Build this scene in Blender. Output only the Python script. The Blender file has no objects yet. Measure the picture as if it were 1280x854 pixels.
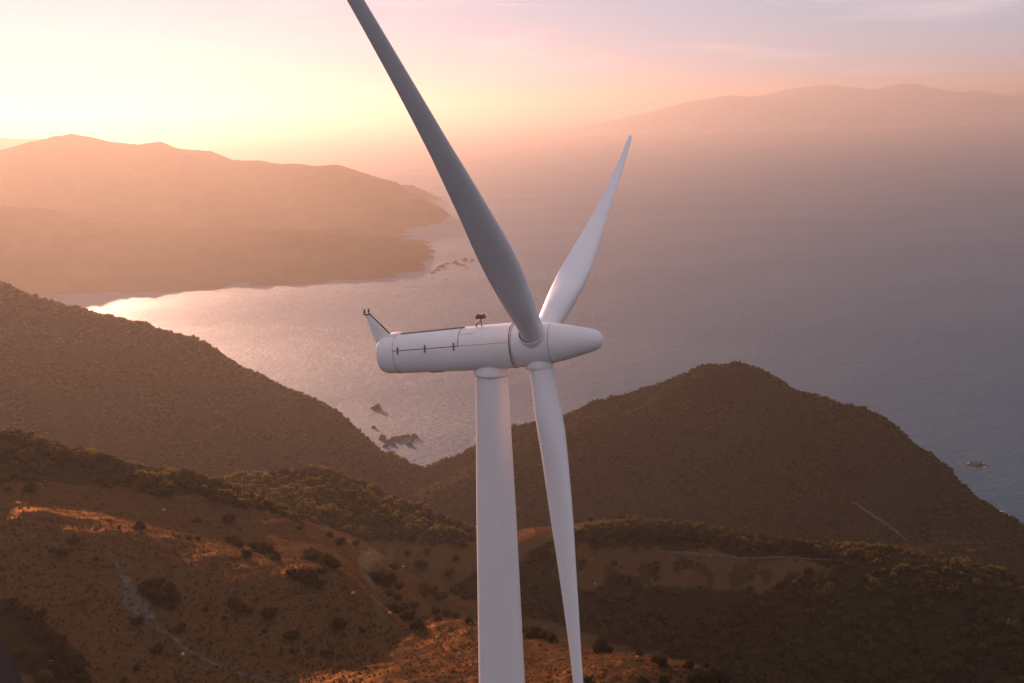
import bpy, bmesh, math, random
import numpy as np
from mathutils import Vector, Matrix

# ------------------------------------------------------------------ camera, sky, sun, exposure
scene = bpy.context.scene
R = math.radians
CAM_H = 320.0                      # drone height over the sea, metres
F = 1300.0                         # focal length in photo pixels (photo 1280 x 854)
HORIZON = 140.0
ROLL = -0.0285
PITCH = math.atan((427.0 - HORIZON) / F)
SUN_AZ, SUN_EL = R(-24.5), R(8.5)   # azimuth measured from +Y, negative = left

cam_data = bpy.data.cameras.new('camera')
cam_data.sensor_width = 36.0
cam_data.lens = F / 1280.0 * 36.0
cam_data.clip_start = 0.5
cam_data.clip_end = 120000.0
cam = bpy.data.objects.new('camera', cam_data)
scene.collection.objects.link(cam)
cam.matrix_world = (Matrix.Translation((0, 0, CAM_H)) @ Matrix.Rotation(math.pi / 2 - PITCH, 4, 'X')
                    @ Matrix.Rotation(ROLL, 4, 'Z'))
scene.camera = cam

world = bpy.data.worlds.new('World')
scene.world = world
world.use_nodes = True
wn, wl = world.node_tree.nodes, world.node_tree.links
sky = wn.new('ShaderNodeTexSky')
sky.sky_type = 'NISHITA'
sky.sun_disc = False
sky.sun_elevation = SUN_EL
sky.sun_rotation = SUN_AZ
sky.altitude = 300
sky.air_density = 1.0
sky.dust_density = 0.0
sky.ozone_density = 3.0
tint = wn.new('ShaderNodeMix'); tint.data_type = 'RGBA'; tint.blend_type = 'MULTIPLY'
tint.inputs[0].default_value = 1.0
tint.inputs[7].default_value = (0.92, 0.84, 1.0, 1)
wl.new(sky.outputs[0], tint.inputs[6])
# thin cirrus streaks: warped noise on the sky direction
tc = wn.new('ShaderNodeTexCoord')
mp = wn.new('ShaderNodeMapping'); mp.inputs['Scale'].default_value = (2.2, 3.0, 20.0)
mp.inputs['Rotation'].default_value = (0.10, 0.16, 0.2)
wl.new(tc.outputs['Generated'], mp.inputs['Vector'])
cn = wn.new('ShaderNodeTexNoise'); cn.inputs['Scale'].default_value = 1.9
cn.inputs['Detail'].default_value = 7.0; cn.inputs['Roughness'].default_value = 0.55
cn.inputs['Distortion'].default_value = 0.7
wl.new(mp.outputs[0], cn.inputs['Vector'])
cr = wn.new('ShaderNodeMapRange'); cr.inputs[1].default_value = 0.47; cr.inputs[2].default_value = 0.78
cr.inputs[3].default_value = 0.72; cr.inputs[4].default_value = 0.99
wl.new(cn.outputs[0], cr.inputs[0])
cm = wn.new('ShaderNodeMix'); cm.data_type = 'RGBA'
cm.inputs[7].default_value = (3.85, 4.0, 5.2, 1)
wl.new(cr.outputs[0], cm.inputs[0]); wl.new(tint.outputs[2], cm.inputs[6])
bg = wn['Background']
bg.inputs[1].default_value = 0.095
cr2 = wn.new('ShaderNodeMapRange'); cr2.inputs[1].default_value = 0.50; cr2.inputs[2].default_value = 0.74
cr2.inputs[3].default_value = 0.0; cr2.inputs[4].default_value = 0.6
wl.new(cn.outputs[0], cr2.inputs[0])
cs = wn.new('ShaderNodeMix'); cs.data_type = 'RGBA'
cs.inputs[7].default_value = (7.4, 6.2, 6.4, 1)
wl.new(cr2.outputs[0], cs.inputs[0]); wl.new(cm.outputs[2], cs.inputs[6])
wl.new(cs.outputs[2], bg.inputs[0])

sun_data = bpy.data.lights.new('sun', 'SUN')
sun_data.energy = 4.8
sun_data.angle = R(0.6)
sun_data.color = (1.0, 0.57, 0.39)
sun = bpy.data.objects.new('sun', sun_data)
scene.collection.objects.link(sun)
to_sun = Vector((math.sin(SUN_AZ) * math.cos(SUN_EL), math.cos(SUN_AZ) * math.cos(SUN_EL), math.sin(SUN_EL)))
sun.rotation_euler = to_sun.to_track_quat('Z', 'Y').to_euler()
sun.location = to_sun * 2000

vs = scene.view_settings
vs.view_transform = 'Standard'
vs.look = 'None'
vs.exposure = 0.50
vs.gamma = 1.0
vs.use_curve_mapping = False
cy = scene.cycles
cy.max_bounces = 6
cy.diffuse_bounces = 3
cy.glossy_bounces = 3
cy.transparent_max_bounces = 8
cy.volume_bounces = 1
cy.use_denoising = True
cy.sample_clamp_indirect = 4.0

rng = np.random.default_rng(11)
random.seed(7)

# ------------------------------------------------------------------ pixel <-> place
cP, sP, cR, sR = math.cos(PITCH), math.sin(PITCH), math.cos(ROLL), math.sin(ROLL)

def ray(px, py):
    a, b = px - 640.0, py - 427.0
    X, Y = cR * a + sR * b, -sR * a + cR * b
    x, u, d = X / F, -Y / F, 1.0
    v = np.array([x, d * cP + u * sP, -d * sP + u * cP])
    return v / math.hypot(v[0], v[1])          # unit horizontal length

def at(px, py, D):
    v = ray(px, py)
    return np.array([v[0] * D, v[1] * D, CAM_H + v[2] * D])

def at_sea(px, py, z=0.0):
    v = ray(px, py)
    return at(px, py, (z - CAM_H) / v[2])

def col(px, D, z):
    v = ray(px, 500.0)
    return np.array([v[0] * D, v[1] * D, z])

def project(x, y, z):
    zz = z - CAM_H
    d = y * cP - zz * sP
    u = y * sP + zz * cP
    X, Y = F * x / d, -F * u / d
    return 640 + cR * X - sR * Y, 427 + sR * X + cR * Y

# ------------------------------------------------------------------ noise (numpy)
_perm = np.random.default_rng(5).permutation(256)
_perm = np.concatenate([_perm, _perm])
_ang = np.random.default_rng(6).random(256) * 2 * np.pi
_gx, _gy = np.cos(_ang), np.sin(_ang)

def perlin(x, y):
    xi = np.floor(x).astype(np.int64); yi = np.floor(y).astype(np.int64)
    xf, yf = x - xi, y - yi
    xi &= 255; yi &= 255
    u = xf * xf * xf * (xf * (xf * 6 - 15) + 10); v = yf * yf * yf * (yf * (yf * 6 - 15) + 10)
    def g(ix, iy, dx, dy):
        h = _perm[_perm[ix & 255] + (iy & 255)]
        return _gx[h] * dx + _gy[h] * dy
    a = g(xi, yi, xf, yf); b = g(xi + 1, yi, xf - 1, yf)
    c = g(xi, yi + 1, xf, yf - 1); d = g(xi + 1, yi + 1, xf - 1, yf - 1)
    return (a + u * (b - a)) * (1 - v) + (c + u * (d - c)) * v

def fbm(x, y, octaves=4, gain=0.5):
    s, a = 0.0, 1.0
    for o in range(octaves):
        s = s + a * perlin(x + 17.3 * o, y - 9.1 * o)
        x, y, a = x * 2.03, y * 2.03, a * gain
    return s

def sstep(a, b, x):
    t = np.clip((x - a) / (b - a), 0, 1)
    return t * t * (3 - 2 * t)

# ------------------------------------------------------------------ terrain height
P = []
def A(*pts):
    for p in pts: P.append(at(*p))
def H(*pts):
    for px, D, z in pts: P.append(col(px, D, z + (14 if D < 320 else 11 if D < 450 else 5 if D < 750 else 0)))
# spur the turbine stands on
A((640,854,174),(500,854,177),(380,854,185),(800,854,168),(880,850,174),(560,820,197),(700,825,190),
  (480,792,214),(560,772,224),(610,777,222),(650,787,216),(700,798,210),(780,817,200),(860,837,190))
H((616,78,215),(300,120,205),(900,120,200),(1280,150,165),(0,130,203),(640,140,205),(640,30,222),(0,40,215),(1280,40,212),
  (650,262,146),(780,252,134),(560,278,158),(900,245,128),(1050,235,126),(1280,240,120),
  (800,305,101),(650,305,104),(1000,300,98),(1200,290,95),(1400,300,90),(-150,200,195),(-150,120,205),(1450,150,160),(1450,240,118))
# shaded slope and the sunny strip on the left
A((0,854,197),(120,854,195),(250,854,193),(0,780,215),(150,780,214),(300,790,210),
  (0,720,231),(150,720,229),(300,735,222),(400,765,213),
  (0,640,255),(100,652,251),(200,670,245),(300,692,238),(380,708,234),(440,724,232),
  (0,606,276),(100,626,272),(200,652,268),(300,672,260),(380,692,252),(440,708,254),
  (100,604,286),(200,622,280),(300,650,270),
  (0,545,303),(60,560,303),(130,580,300),(200,594,293),(260,606,288),(300,632,279),(350,652,271),
  (470,735,262),(470,702,305),(460,682,340),(480,765,236))
H((0,350,204),(130,345,188),(200,345,180),(260,345,174),(330,335,168),(-150,300,212))
# bush knoll behind
A((310,606,420),(345,594,440),(375,590,450),(420,596,455),(470,615,450),(520,635,445),(560,655,440),(590,667,432),
  (350,642,365),(420,657,375))
# saddle ridge
A((450,676,352),(520,678,385),(590,686,395),(650,678,400),(720,674,402),(800,670,405),(900,684,405),(980,694,402),
  (1060,700,402),(1160,699,408),(1220,716,402),(1280,743,396),(540,702,376),(520,722,366),(560,747,353),(590,762,346),
  (700,740,378),(800,740,381),(900,760,376),(1000,760,373),(1100,760,376),(1200,780,376),(1280,800,370),
  (800,812,352),(900,842,345),(1000,852,345),(1100,854,350),(1200,852,355),(1280,850,352))
# valley behind the saddle
H((300,520,104),(150,520,118),(0,500,145),(0,600,104),(300,620,58),(420,620,42),(470,720,16),(470,540,80),
  (580,570,45),(700,575,34),(800,575,32),(900,570,32),(1050,550,36),(1200,540,34),(1300,560,20),(-150,560,140),(-150,380,205))
# right hill
A((490,600,830),(520,588,850),(560,571,870),(595,556,875),(640,534,880),(700,522,880),(740,509,875),(800,494,865),(850,479,855),
  (880,467,850),(920,463,850),(960,470,845),(1000,486,835),(1040,502,825),(1080,518,815),(1110,532,805),(1140,554,790),
  (1180,589,770),(1220,624,750),(1250,648,738),(1285,674,728),
  (520,617,760),(560,596,775),(595,581,785),(640,560,795),(700,539,805),(780,516,815),(850,503,820),(930,495,820),(985,494,815),
  (700,600,726),(700,650,672),(800,580,745),(800,640,684),(900,540,780),(900,600,722),(900,650,676),(1000,560,760),
  (1000,640,688),(1060,625,700),(1100,600,720),(1130,672,658),(1200,660,690),(1200,700,620),(1280,700,650))
H((595,832,18),(700,848,48),(560,820,14),(780,846,66),(900,838,92))
# left hill
A((0,364,960),(60,376,955),(130,396,950),(200,416,945),(260,436,940),(300,459,930),(350,491,915),(400,516,905),(430,534,895),
  (470,562,885),(505,582,878),(0,412,860),(90,431,855),(200,453,855),(260,471,850),(350,502,845),(430,537,850),
  (0,470,760),(100,480,765),(200,510,760),(300,540,770),(400,560,800),(0,530,690),(100,560,680),(200,585,680),(300,595,715),
  (400,590,780),(450,595,810))
# sea bed beyond the coast
H((0,1160,40),(130,1120,8),(260,1060,-12),(400,990,-20),(480,935,-18),(508,905,-12),(550,925,-18),(640,940,-20),(720,950,-15),
  (800,960,-10),(900,970,-5),(1000,930,-12),(1100,890,-18),(1200,835,-20),(1280,785,-20),(1350,745,-18),(1450,700,-18),(1450,560,-5),
  (-150,1050,130),(-150,800,160))
for px in range(-200, 1500, 140): P.append(col(px, 1320, -50))
for px in range(-200, 1500, 280): P.append(col(px, 1560, -70))
P = np.array(P)

def tps_fit(P, lam):
    S = 300.0
    q = P[:, :2] / S
    d2 = ((q[:, None] - q[None]) ** 2).sum(2)
    K = 0.5 * d2 * np.log(d2 + 1e-12) + lam * np.eye(len(q))
    n = len(q)
    M = np.zeros((n + 3, n + 3)); M[:n, :n] = K
    M[:n, n] = 1; M[:n, n + 1:] = q; M[n, :n] = 1; M[n + 1:, :n] = q.T
    w = np.linalg.solve(M, np.concatenate([P[:, 2], np.zeros(3)]))
    def f(x, y):
        shp = x.shape; x = x.ravel() / S; y = y.ravel() / S
        out = w[n] + w[n + 1] * x + w[n + 2] * y
        for i in range(n):
            e = (x - q[i, 0]) ** 2 + (y - q[i, 1]) ** 2
            out += 0.5 * w[i] * e * np.log(e + 1e-12)
        return out.reshape(shp)
    return f
tps = tps_fit(P, 4e-5)

def rough_of(x, y):
    r = np.hypot(x, y)
    far = sstep(430, 640, r)
    z = far * (8.0 * fbm(x / 105, y / 105, 3) - 10.0 * np.abs(fbm(x / 72 + 3, y / 72 + 8, 4)) + 3.2)
    near = 1 - far
    z = z + near * sstep(60, 110, r) * (1.6 * fbm(x / 32, y / 32, 3) + 0.62 * fbm(x / 9.0 + y / 16, y / 4.6 - x / 14, 3))
    z = z + 0.10 * fbm(x / 2.1, y / 2.1, 2) * near
    return z

# coarse table of the smooth surface, so thousands of scattered points stay cheap
def ground_z(x, y):
    x = np.atleast_1d(np.asarray(x, float)); y = np.atleast_1d(np.asarray(y, float))
    return tps(x, y) + rough_of(x, y)

# ------------------------------------------------------------------ helpers
COLL = scene.collection

def link(name, me, mat=None, parent=None):
    o = bpy.data.objects.new(name, me)
    COLL.objects.link(o)
    if mat is not None and me is not None and not me.materials: me.materials.append(mat)
    if parent is not None: o.parent = parent
    return o

def tag(o, label=None, cat=None, group=None, kind=None):
    if label: o['label'] = label
    if cat: o['category'] = cat
    if group: o['group'] = group
    if kind: o['kind'] = kind
    return o

def mesh_np(name, verts, faces, smooth=True):
    me = bpy.data.meshes.new(name)
    me.from_pydata([tuple(v) for v in verts], [], [tuple(f) for f in faces])
    if smooth:
        me.polygons.foreach_set('use_smooth', np.ones(len(me.polygons), bool))
    me.update()
    return me

def grid_mesh(name, V, wrap=False, smooth=True):
    """V: (rows, cols, 3)"""
    n, m = V.shape[:2]
    me = bpy.data.meshes.new(name)
    me.vertices.add(n * m)
    me.vertices.foreach_set('co', V.astype(np.float32).ravel())
    mm = m if wrap else m - 1
    i = np.arange(n - 1)[:, None] * m; j = np.arange(mm)[None, :]; j2 = (j + 1) % m
    f = np.stack([i + j, i + j2, i + m + j2, i + m + j], -1).reshape(-1, 4)
    nf = len(f)
    me.loops.add(nf * 4); me.loops.foreach_set('vertex_index', f.ravel().astype(np.int32))
    me.polygons.add(nf)
    me.polygons.foreach_set('loop_start', (np.arange(nf) * 4).astype(np.int32))
    if smooth: me.polygons.foreach_set('use_smooth', np.ones(nf, bool))
    me.update(calc_edges=True); me.validate()
    return me

class Nodes:
    def __init__(self, name):
        self.m = bpy.data.materials.new(name); self.m.use_nodes = True
        self.t = self.m.node_tree; self.n = self.t.nodes; self.b = self.n['Principled BSDF']
        self.out = self.n['Material Output']
    def new(self, typ, **kw):
        x = self.n.new(typ)
        for k, v in kw.items():
            if k in x.inputs: x.inputs[k].default_value = v
            else: setattr(x, k, v)
        return x
    def l(self, a, b): self.t.links.new(a, b)
    def noise(self, scale, detail=4, rough=0.55, vec=None, dist=0.0):
        x = self.new('ShaderNodeTexNoise'); x.inputs['Scale'].default_value = scale
        x.inputs['Detail'].default_value = detail; x.inputs['Roughness'].default_value = rough
        x.inputs['Distortion'].default_value = dist
        if vec is not None: self.l(vec, x.inputs['Vector'])
        return x.outputs[0]
    def ramp(self, fac, stops):
        x = self.new('ShaderNodeValToRGB'); e = x.color_ramp.elements
        while len(e) < len(stops): e.new(0.5)
        for k, (p, c) in enumerate(stops):
            e[k].position = p; e[k].color = (*c, 1)
        self.l(fac, x.inputs[0]); return x.outputs[0]
    def mix(self, fac, a, b, mode='MIX'):
        x = self.new('ShaderNodeMix'); x.data_type = 'RGBA'; x.blend_type = mode
        for sock, v in ((x.inputs[0], fac), (x.inputs[6], a), (x.inputs[7], b)):
            if isinstance(v, bpy.types.NodeSocket): self.l(v, sock)
            elif isinstance(v, (int, float)): sock.default_value = v
            else: sock.default_value = (*v, 1)
        return x.outputs[2]
    def range(self, v, a, b, c=0.0, d=1.0):
        x = self.new('ShaderNodeMapRange')
        for k, q in enumerate((a, b, c, d)): x.inputs[k + 1].default_value = q
        self.l(v, x.inputs[0]); return x.outputs[0]
    def bump(self, h, dist, strength=1.0, normal=None):
        x = self.new('ShaderNodeBump'); x.inputs['Strength'].default_value = strength
        x.inputs['Distance'].default_value = dist
        self.l(h, x.inputs['Height'])
        if normal is not None: self.l(normal, x.inputs['Normal'])
        return x.outputs[0]
    def coords(self, scale=(1, 1, 1), rot=(0, 0, 0), kind='Object'):
        t = self.new('ShaderNodeTexCoord'); m = self.new('ShaderNodeMapping')
        m.inputs['Scale'].default_value = scale; m.inputs['Rotation'].default_value = rot
        self.l(t.outputs[kind], m.inputs[0]); return m.outputs[0]

# ------------------------------------------------------------------ materials
def mat_ground():
    k = Nodes('hill_ground')
    c = k.coords()
    at_ = k.new('ShaderNodeAttribute'); at_.attribute_name = 'scrub'
    n1 = k.noise(0.05, 6, 0.6, c); n2 = k.noise(0.9, 5, 0.65, c)
    st = k.noise(1.0, 4, 0.6, k.coords((0.35, 1.1, 0.6), (0, 0, 0.5)))
    grass = k.ramp(n2, [(0.25, (0.016, 0.0100, 0.0055)), (0.5, (0.029, 0.0165, 0.0085)), (0.78, (0.050, 0.027, 0.0125))])
    green = k.ramp(n2, [(0.3, (0.022, 0.017, 0.007)), (0.7, (0.055, 0.038, 0.014))])
    g = k.mix(k.range(n1, 0.5, 0.68, 0.0, 0.6), grass, green)
    g = k.mix(k.range(st, 0.40, 0.62, 0.55, 0.0), g, (0.030, 0.015, 0.008))
    scr = k.ramp(n2, [(0.3, (0.011, 0.0085, 0.005)), (0.7, (0.026, 0.019, 0.009))])
    k.l(k.mix(at_.outputs['Fac'], g, scr), k.b.inputs['Base Color'])
    k.b.inputs['Roughness'].default_value = 0.95
    k.b.inputs['Specular IOR Level'].default_value = 0.0
    b1 = k.bump(st, 0.55, 0.8); b2 = k.bump(n2, 0.2, 0.6, b1)
    k.l(b2, k.b.inputs['Normal'])
    # dry straw glints warm when looked at against the light
    gl = k.new('ShaderNodeBsdfGlossy'); gl.inputs['Roughness'].default_value = 0.52
    k.l(k.mix(at_.outputs['Fac'], k.mix(n2, (0.024, 0.0110, 0.0038), (0.098, 0.043, 0.0140)), (0.004, 0.003, 0.001)), gl.inputs['Color'])
    k.l(b2, gl.inputs['Normal'])
    ad = k.new('ShaderNodeAddShader'); k.l(k.b.outputs[0], ad.inputs[0]); k.l(gl.outputs[0], ad.inputs[1])
    k.l(ad.outputs[0], k.out.inputs[0])
    return k.m

def mat_sea():
    k = Nodes('sea_water')
    c = k.coords()
    c2 = k.coords((0.55, 1.0, 1.0), (0, 0, -0.25))
    w1 = k.noise(0.035, 3, 0.5, c2); w2 = k.noise(0.24, 5, 0.65, c2, 0.4); w3 = k.noise(0.8, 3, 0.6, c)
    patch = k.noise(0.004, 3, 0.5, k.coords((0.35, 1.0, 1.0)))
    n = k.bump(w1, 5.0, 1.0); n = k.bump(w2, 4.2, 1.0, n); n = k.bump(w3, 1.0, 1.0, n)
    k.l(n, k.b.inputs['Normal'])
    k.l(k.mix(patch, (0.006, 0.082, 0.128), (0.012, 0.105, 0.165)), k.b.inputs['Base Color'])
    k.l(k.range(patch, 0.35, 0.65, 0.46, 0.56), k.b.inputs['Roughness'])
    k.b.inputs['IOR'].default_value = 1.33
    return k.m

def mat_hill(name, a, b):
    k = Nodes(name)
    n = k.noise(0.01, 6, 0.6, k.coords())
    k.l(k.ramp(n, [(0.35, a), (0.65, b)]), k.b.inputs['Base Color'])
    k.b.inputs['Roughness'].default_value = 0.95
    k.b.inputs['Specular IOR Level'].default_value = 0.0
    return k.m

def mat_leaf(name, a, b, trans=(0.20, 0.125, 0.03), tf=0.35, other=(0.060, 0.038, 0.013)):
    k = Nodes(name)
    oi = k.new('ShaderNodeObjectInfo')
    n = k.noise(1.3, 3, 0.6, k.coords())
    base = k.ramp(n, [(0.3, a), (0.7, b)])
    geo = k.new('ShaderNodeNewGeometry')
    big = k.noise(0.022, 5, 0.6, geo.outputs['Position'])
    base = k.mix(k.range(big, 0.40, 0.62, 0.0, 0.75), base, tuple(0.45 * x for x in a))
    base = k.mix(k.range(big, 0.50, 0.30, 0.0, 0.5), base, (b[0] * 1.1, b[1] * 1.35, b[2]))
    k.l(k.mix(k.range(oi.outputs['Random'], 0, 1, 0.0, 0.6), base, other), k.b.inputs['Base Color'])
    k.b.inputs['Roughness'].default_value = 0.75
    k.b.inputs['Specular IOR Level'].default_value = 0.03
    tr = k.new('ShaderNodeBsdfTranslucent'); tr.inputs[0].default_value = (*trans, 1)
    mx = k.new('ShaderNodeMixShader'); mx.inputs[0].default_value = tf
    k.l(k.b.outputs[0], mx.inputs[1]); k.l(tr.outputs[0], mx.inputs[2]); k.l(mx.outputs[0], k.out.inputs[0])
    return k.m

def mat_paint(name, colr, rough=0.42, dirt=0.22):
    k = Nodes(name)
    c = k.coords()
    n = k.noise(0.35, 6, 0.6, k.coords((1, 1, 0.25))); f = k.noise(9.0, 4, 0.6, c)
    d = k.range(n, 0.42, 0.75, 0.0, dirt)
    a = k.mix(d, colr, tuple(x * y for x, y in zip(colr, (0.62, 0.56, 0.5))))
    k.l(a, k.b.inputs['Base Color'])
    k.l(k.range(f, 0.3, 0.7, rough - 0.05, rough + 0.08), k.b.inputs['Roughness'])
    k.l(k.bump(k.noise(1.6, 2, 0.5, c), 0.004, 0.5), k.b.inputs['Normal'])
    return k.m

def mat_flat(name, colr, rough=0.7, metal=0.0):
    k = Nodes(name)
    n = k.noise(14.0, 4, 0.6, k.coords())
    k.l(k.mix(k.range(n, 0.3, 0.7, 0.0, 0.5), colr, tuple(x * 0.7 for x in colr)), k.b.inputs['Base Color'])
    k.b.inputs['Roughness'].default_value = rough; k.b.inputs['Metallic'].default_value = metal
    return k.m

def mat_rock(name, a, b, scale=0.4):
    k = Nodes(name)
    n = k.noise(scale, 7, 0.65, k.coords())
    k.l(k.ramp(n, [(0.3, a), (0.7, b)]), k.b.inputs['Base Color'])
    k.b.inputs['Roughness'].default_value = 0.9
    k.b.inputs['Specular IOR Level'].default_value = 0.05
    k.l(k.bump(n, 0.6 / max(scale, .01) * 0.2, 0.9), k.b.inputs['Normal'])
    return k.m

M_GROUND = mat_ground()
M_SEA = mat_sea()
M_HEAD = mat_hill('headland_scrub', (0.08, 0.058, 0.030), (0.12, 0.085, 0.043))
M_MOUNT = mat_hill('mountain_rock_hazed', (0.36, 0.33, 0.31), (0.48, 0.45, 0.42))  # rock paled so that part of the distant haze sits in its colour
M_LEAF = mat_leaf('shrub_leaf', (0.010, 0.010, 0.005), (0.024, 0.021, 0.009), (0.12, 0.08, 0.02), 0.22, (0.030, 0.020, 0.008))
M_LEAF2 = mat_leaf('scrub_leaf', (0.018, 0.015, 0.007), (0.045, 0.035, 0.013), (0.36, 0.24, 0.05), 0.38, (0.042, 0.032, 0.011))
M_BARK = mat_rock('bark', (0.05, 0.035, 0.025), (0.12, 0.09, 0.06), 3.0)
M_GRASS = mat_leaf('dry_grass', (0.040, 0.020, 0.009), (0.070, 0.034, 0.014), (0.26, 0.120, 0.042), 0.45, (0.05, 0.026, 0.011))
M_WHITE = mat_paint('turbine_paint', (0.91, 0.785, 0.70))
M_BLADE = mat_paint('blade_paint', (0.89, 0.775, 0.70), 0.38, 0.16)
M_DARK = mat_flat('rubber_seal', (0.03, 0.026, 0.025))
M_METAL = mat_flat('weathered_metal', (0.16, 0.13, 0.11), 0.55, 0.5)
M_RED = mat_flat('red_lamp_glass', (0.45, 0.035, 0.02), 0.25)
M_SEAROCK = mat_rock('sea_rock', (0.05, 0.030, 0.018), (0.15, 0.085, 0.048), 0.25)
M_PALE = mat_rock('pale_stone', (0.22, 0.20, 0.18), (0.42, 0.40, 0.37), 1.5)
M_TRACK = mat_rock('bare_clay', (0.030, 0.018, 0.009), (0.135, 0.100, 0.072), 0.55)
M_GRTRACK = mat_rock('grass_track', (0.05, 0.034, 0.012), (0.105, 0.070, 0.023), 0.9)
M_ASPH = mat_rock('asphalt', (0.010, 0.0105, 0.012), (0.017, 0.018, 0.021), 2.0)
M_FOAM = mat_flat('sea_foam', (0.75, 0.75, 0.76), 0.6)

# ------------------------------------------------------------------ scrub zones (photo outlines carried to the ground they cover)
def inside(poly, x, y):
    res = np.zeros(x.shape, bool)
    n = len(poly)
    for i in range(n):
        x1, y1 = poly[i]; x2, y2 = poly[(i + 1) % n]
        if y1 == y2: continue
        c = ((y1 > y) != (y2 > y)) & (x < (x2 - x1) * (y - y1) / (y2 - y1) + x1)
        res ^= c
    return res
Z_FRONT = [(-300,500),(0,530),(130,565),(260,590),(330,575),(400,575),(600,650),(600,678),(520,672),(450,670),(400,655),(330,640),(250,622),(190,618),(120,606),(60,600),(0,604),(-300,600)]
Z_RIGHT = [(650,700),(690,676),(740,655),(830,650),(1000,660),(1280,690),(1500,720),(1500,860),(940,862),(880,835),(780,806),(655,770),(560,742),(590,715)]
Z_CORNER = [(-200,740),(20,750),(60,780),(100,815),(118,860),(60,900),(40,845),(-200,770)]
Z_OPEN = [(690,690),(730,672),(775,664),(806,672),(830,688),(900,690),(1000,697),(1040,706),(985,722),(930,738),(860,735),(800,730),(730,738),(690,722)]
def scrub_density(x, y, z):
    px, py = project(x, y, z)
    r = np.hypot(x, y)
    wob = 9 * fbm(x / 14, y / 14, 3)
    far = r > 455
    d = np.where(far, 1.0, 0.0)
    near = ~far
    d = np.where(near & inside(Z_FRONT, px + wob * .5, py + wob) & (r > 274), 1.0, d)
    d = np.where(near & inside(Z_RIGHT, px + wob, py + wob) & (r > 225), 1.0, d)
    d = np.where(inside(Z_CORNER, px + wob, py + wob) & (r < 260), 0.95, d)
    # grassy openings on the saddle slope
    op = inside(Z_OPEN, px + 1.6 * wob, py + wob) & (r < 432) & (r > 330)
    d = np.where(op, np.where(fbm(x / 11 + 40, y / 11, 3) > 0.06, 0.8, 0.04), d)
    return d

# ------------------------------------------------------------------ ground sheet
def build_ground():
    az = np.concatenate([np.linspace(-52, -28.5, 50), np.linspace(-28.3, 28.3, 720), np.linspace(28.5, 52, 50)]) * math.pi / 180
    rr = np.concatenate([np.geomspace(6, 160, 36)[:-1], np.geomspace(160, 1250, 620)])
    r, a = np.meshgrid(rr, az, indexing='ij')
    x, y = r * np.sin(a), r * np.cos(a)
    z = np.maximum(ground_z(x.ravel(), y.ravel()).reshape(x.shape), -40.0 + 0.5 * np.sin(x / 40))
    me = grid_mesh('ground', np.stack([x, y, z], -1))
    d = scrub_density(x.ravel(), y.ravel(), z.ravel())
    att = me.attributes.new('scrub', 'FLOAT', 'POINT'); att.data.foreach_set('value', d.astype(np.float32))
    o = link('ground', me, M_GROUND)
    tag(o, 'grassy and scrub covered coastal hills below the turbine', kind='structure')
    return o
build_ground()

# ------------------------------------------------------------------ sea
def build_sea():
    rr = np.concatenate([[0.0], np.geomspace(200, 38000, 60)])
    az = np.linspace(0, 2 * math.pi, 129)[:-1]
    r, a = np.meshgrid(rr, az, indexing='ij')
    V = np.stack([r * np.sin(a), r * np.cos(a), np.zeros_like(r)], -1)
    # the row at radius 0 is squeezed to a small circle so that no face is degenerate
    V[0, :, 0] = 5 * np.sin(az); V[0, :, 1] = 5 * np.cos(az)
    o = link('sea', grid_mesh('sea', V, wrap=True), M_SEA)
    tag(o, 'calm rippled sea glinting under the low sun', kind='structure')
build_sea()

# ------------------------------------------------------------------ headlands and far mountains
def ridge_land(name, label, mat, crest, base, back, rough, seed, nu=260, nv=60, taper=False):
    """crest: (px, py, D) silhouette; base: (px, D) shoreline; back: metres the land goes on behind the crest"""
    cx = np.array([c[0] for c in crest], float)
    u = np.linspace(cx[0], cx[-1], nu)
    cy_ = np.interp(u, cx, [c[1] for c in crest]); cd = np.interp(u, cx, [c[2] for c in crest])
    bd = np.interp(u, [b[0] for b in base], [b[1] for b in base])
    uu = np.linspace(0, 1, nu)
    ends = sstep(0, 0.10, uu) * sstep(0, 0.10, 1 - uu) if taper else np.ones(nu)
    rows = []
    for k in range(nv):
        t = k / (nv - 1)
        row = []
        for i in range(nu):
            v = ray(u[i], cy_[i])
            zc = CAM_H + v[2] * cd[i]
            zc = zc * ends[i] - 8 * (1 - ends[i])
            if t <= 0.6:
                s = t / 0.6
                D = bd[i] + (cd[i] - bd[i]) * s
                z = -8 + (zc + 8) * (1 - (1 - s) ** 1.5)
                env = math.sin(math.pi * min(1, s * .93)) ** 0.8
            else:
                s = (t - 0.6) / 0.4
                D = cd[i] + back * s
                z = zc + (-8 - zc) * s ** 1.2
                env = math.sin(math.pi * s) ** 0.8
            row.append((v[0] * D, v[1] * D, z, env))
        rows.append(row)
    V = np.array(rows)
    sc = rough * 6
    n = rough * (fbm(V[..., 0] / sc + seed, V[..., 1] / sc, 5) - 0.8 * np.abs(fbm(V[..., 0] / sc * 1.6 + seed, V[..., 1] / sc * 1.6, 4)))
    V[..., 2] += n * V[..., 3]
    V[..., 2] += 0.05 * rough * fbm(V[..., 0] / rough + seed, V[..., 1] / rough, 3) * np.minimum(1, V[..., 2].clip(0) / 20)
    o = link(name, grid_mesh(name, V[..., :3]), mat)
    tag(o, label, kind='structure')
    return o

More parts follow.
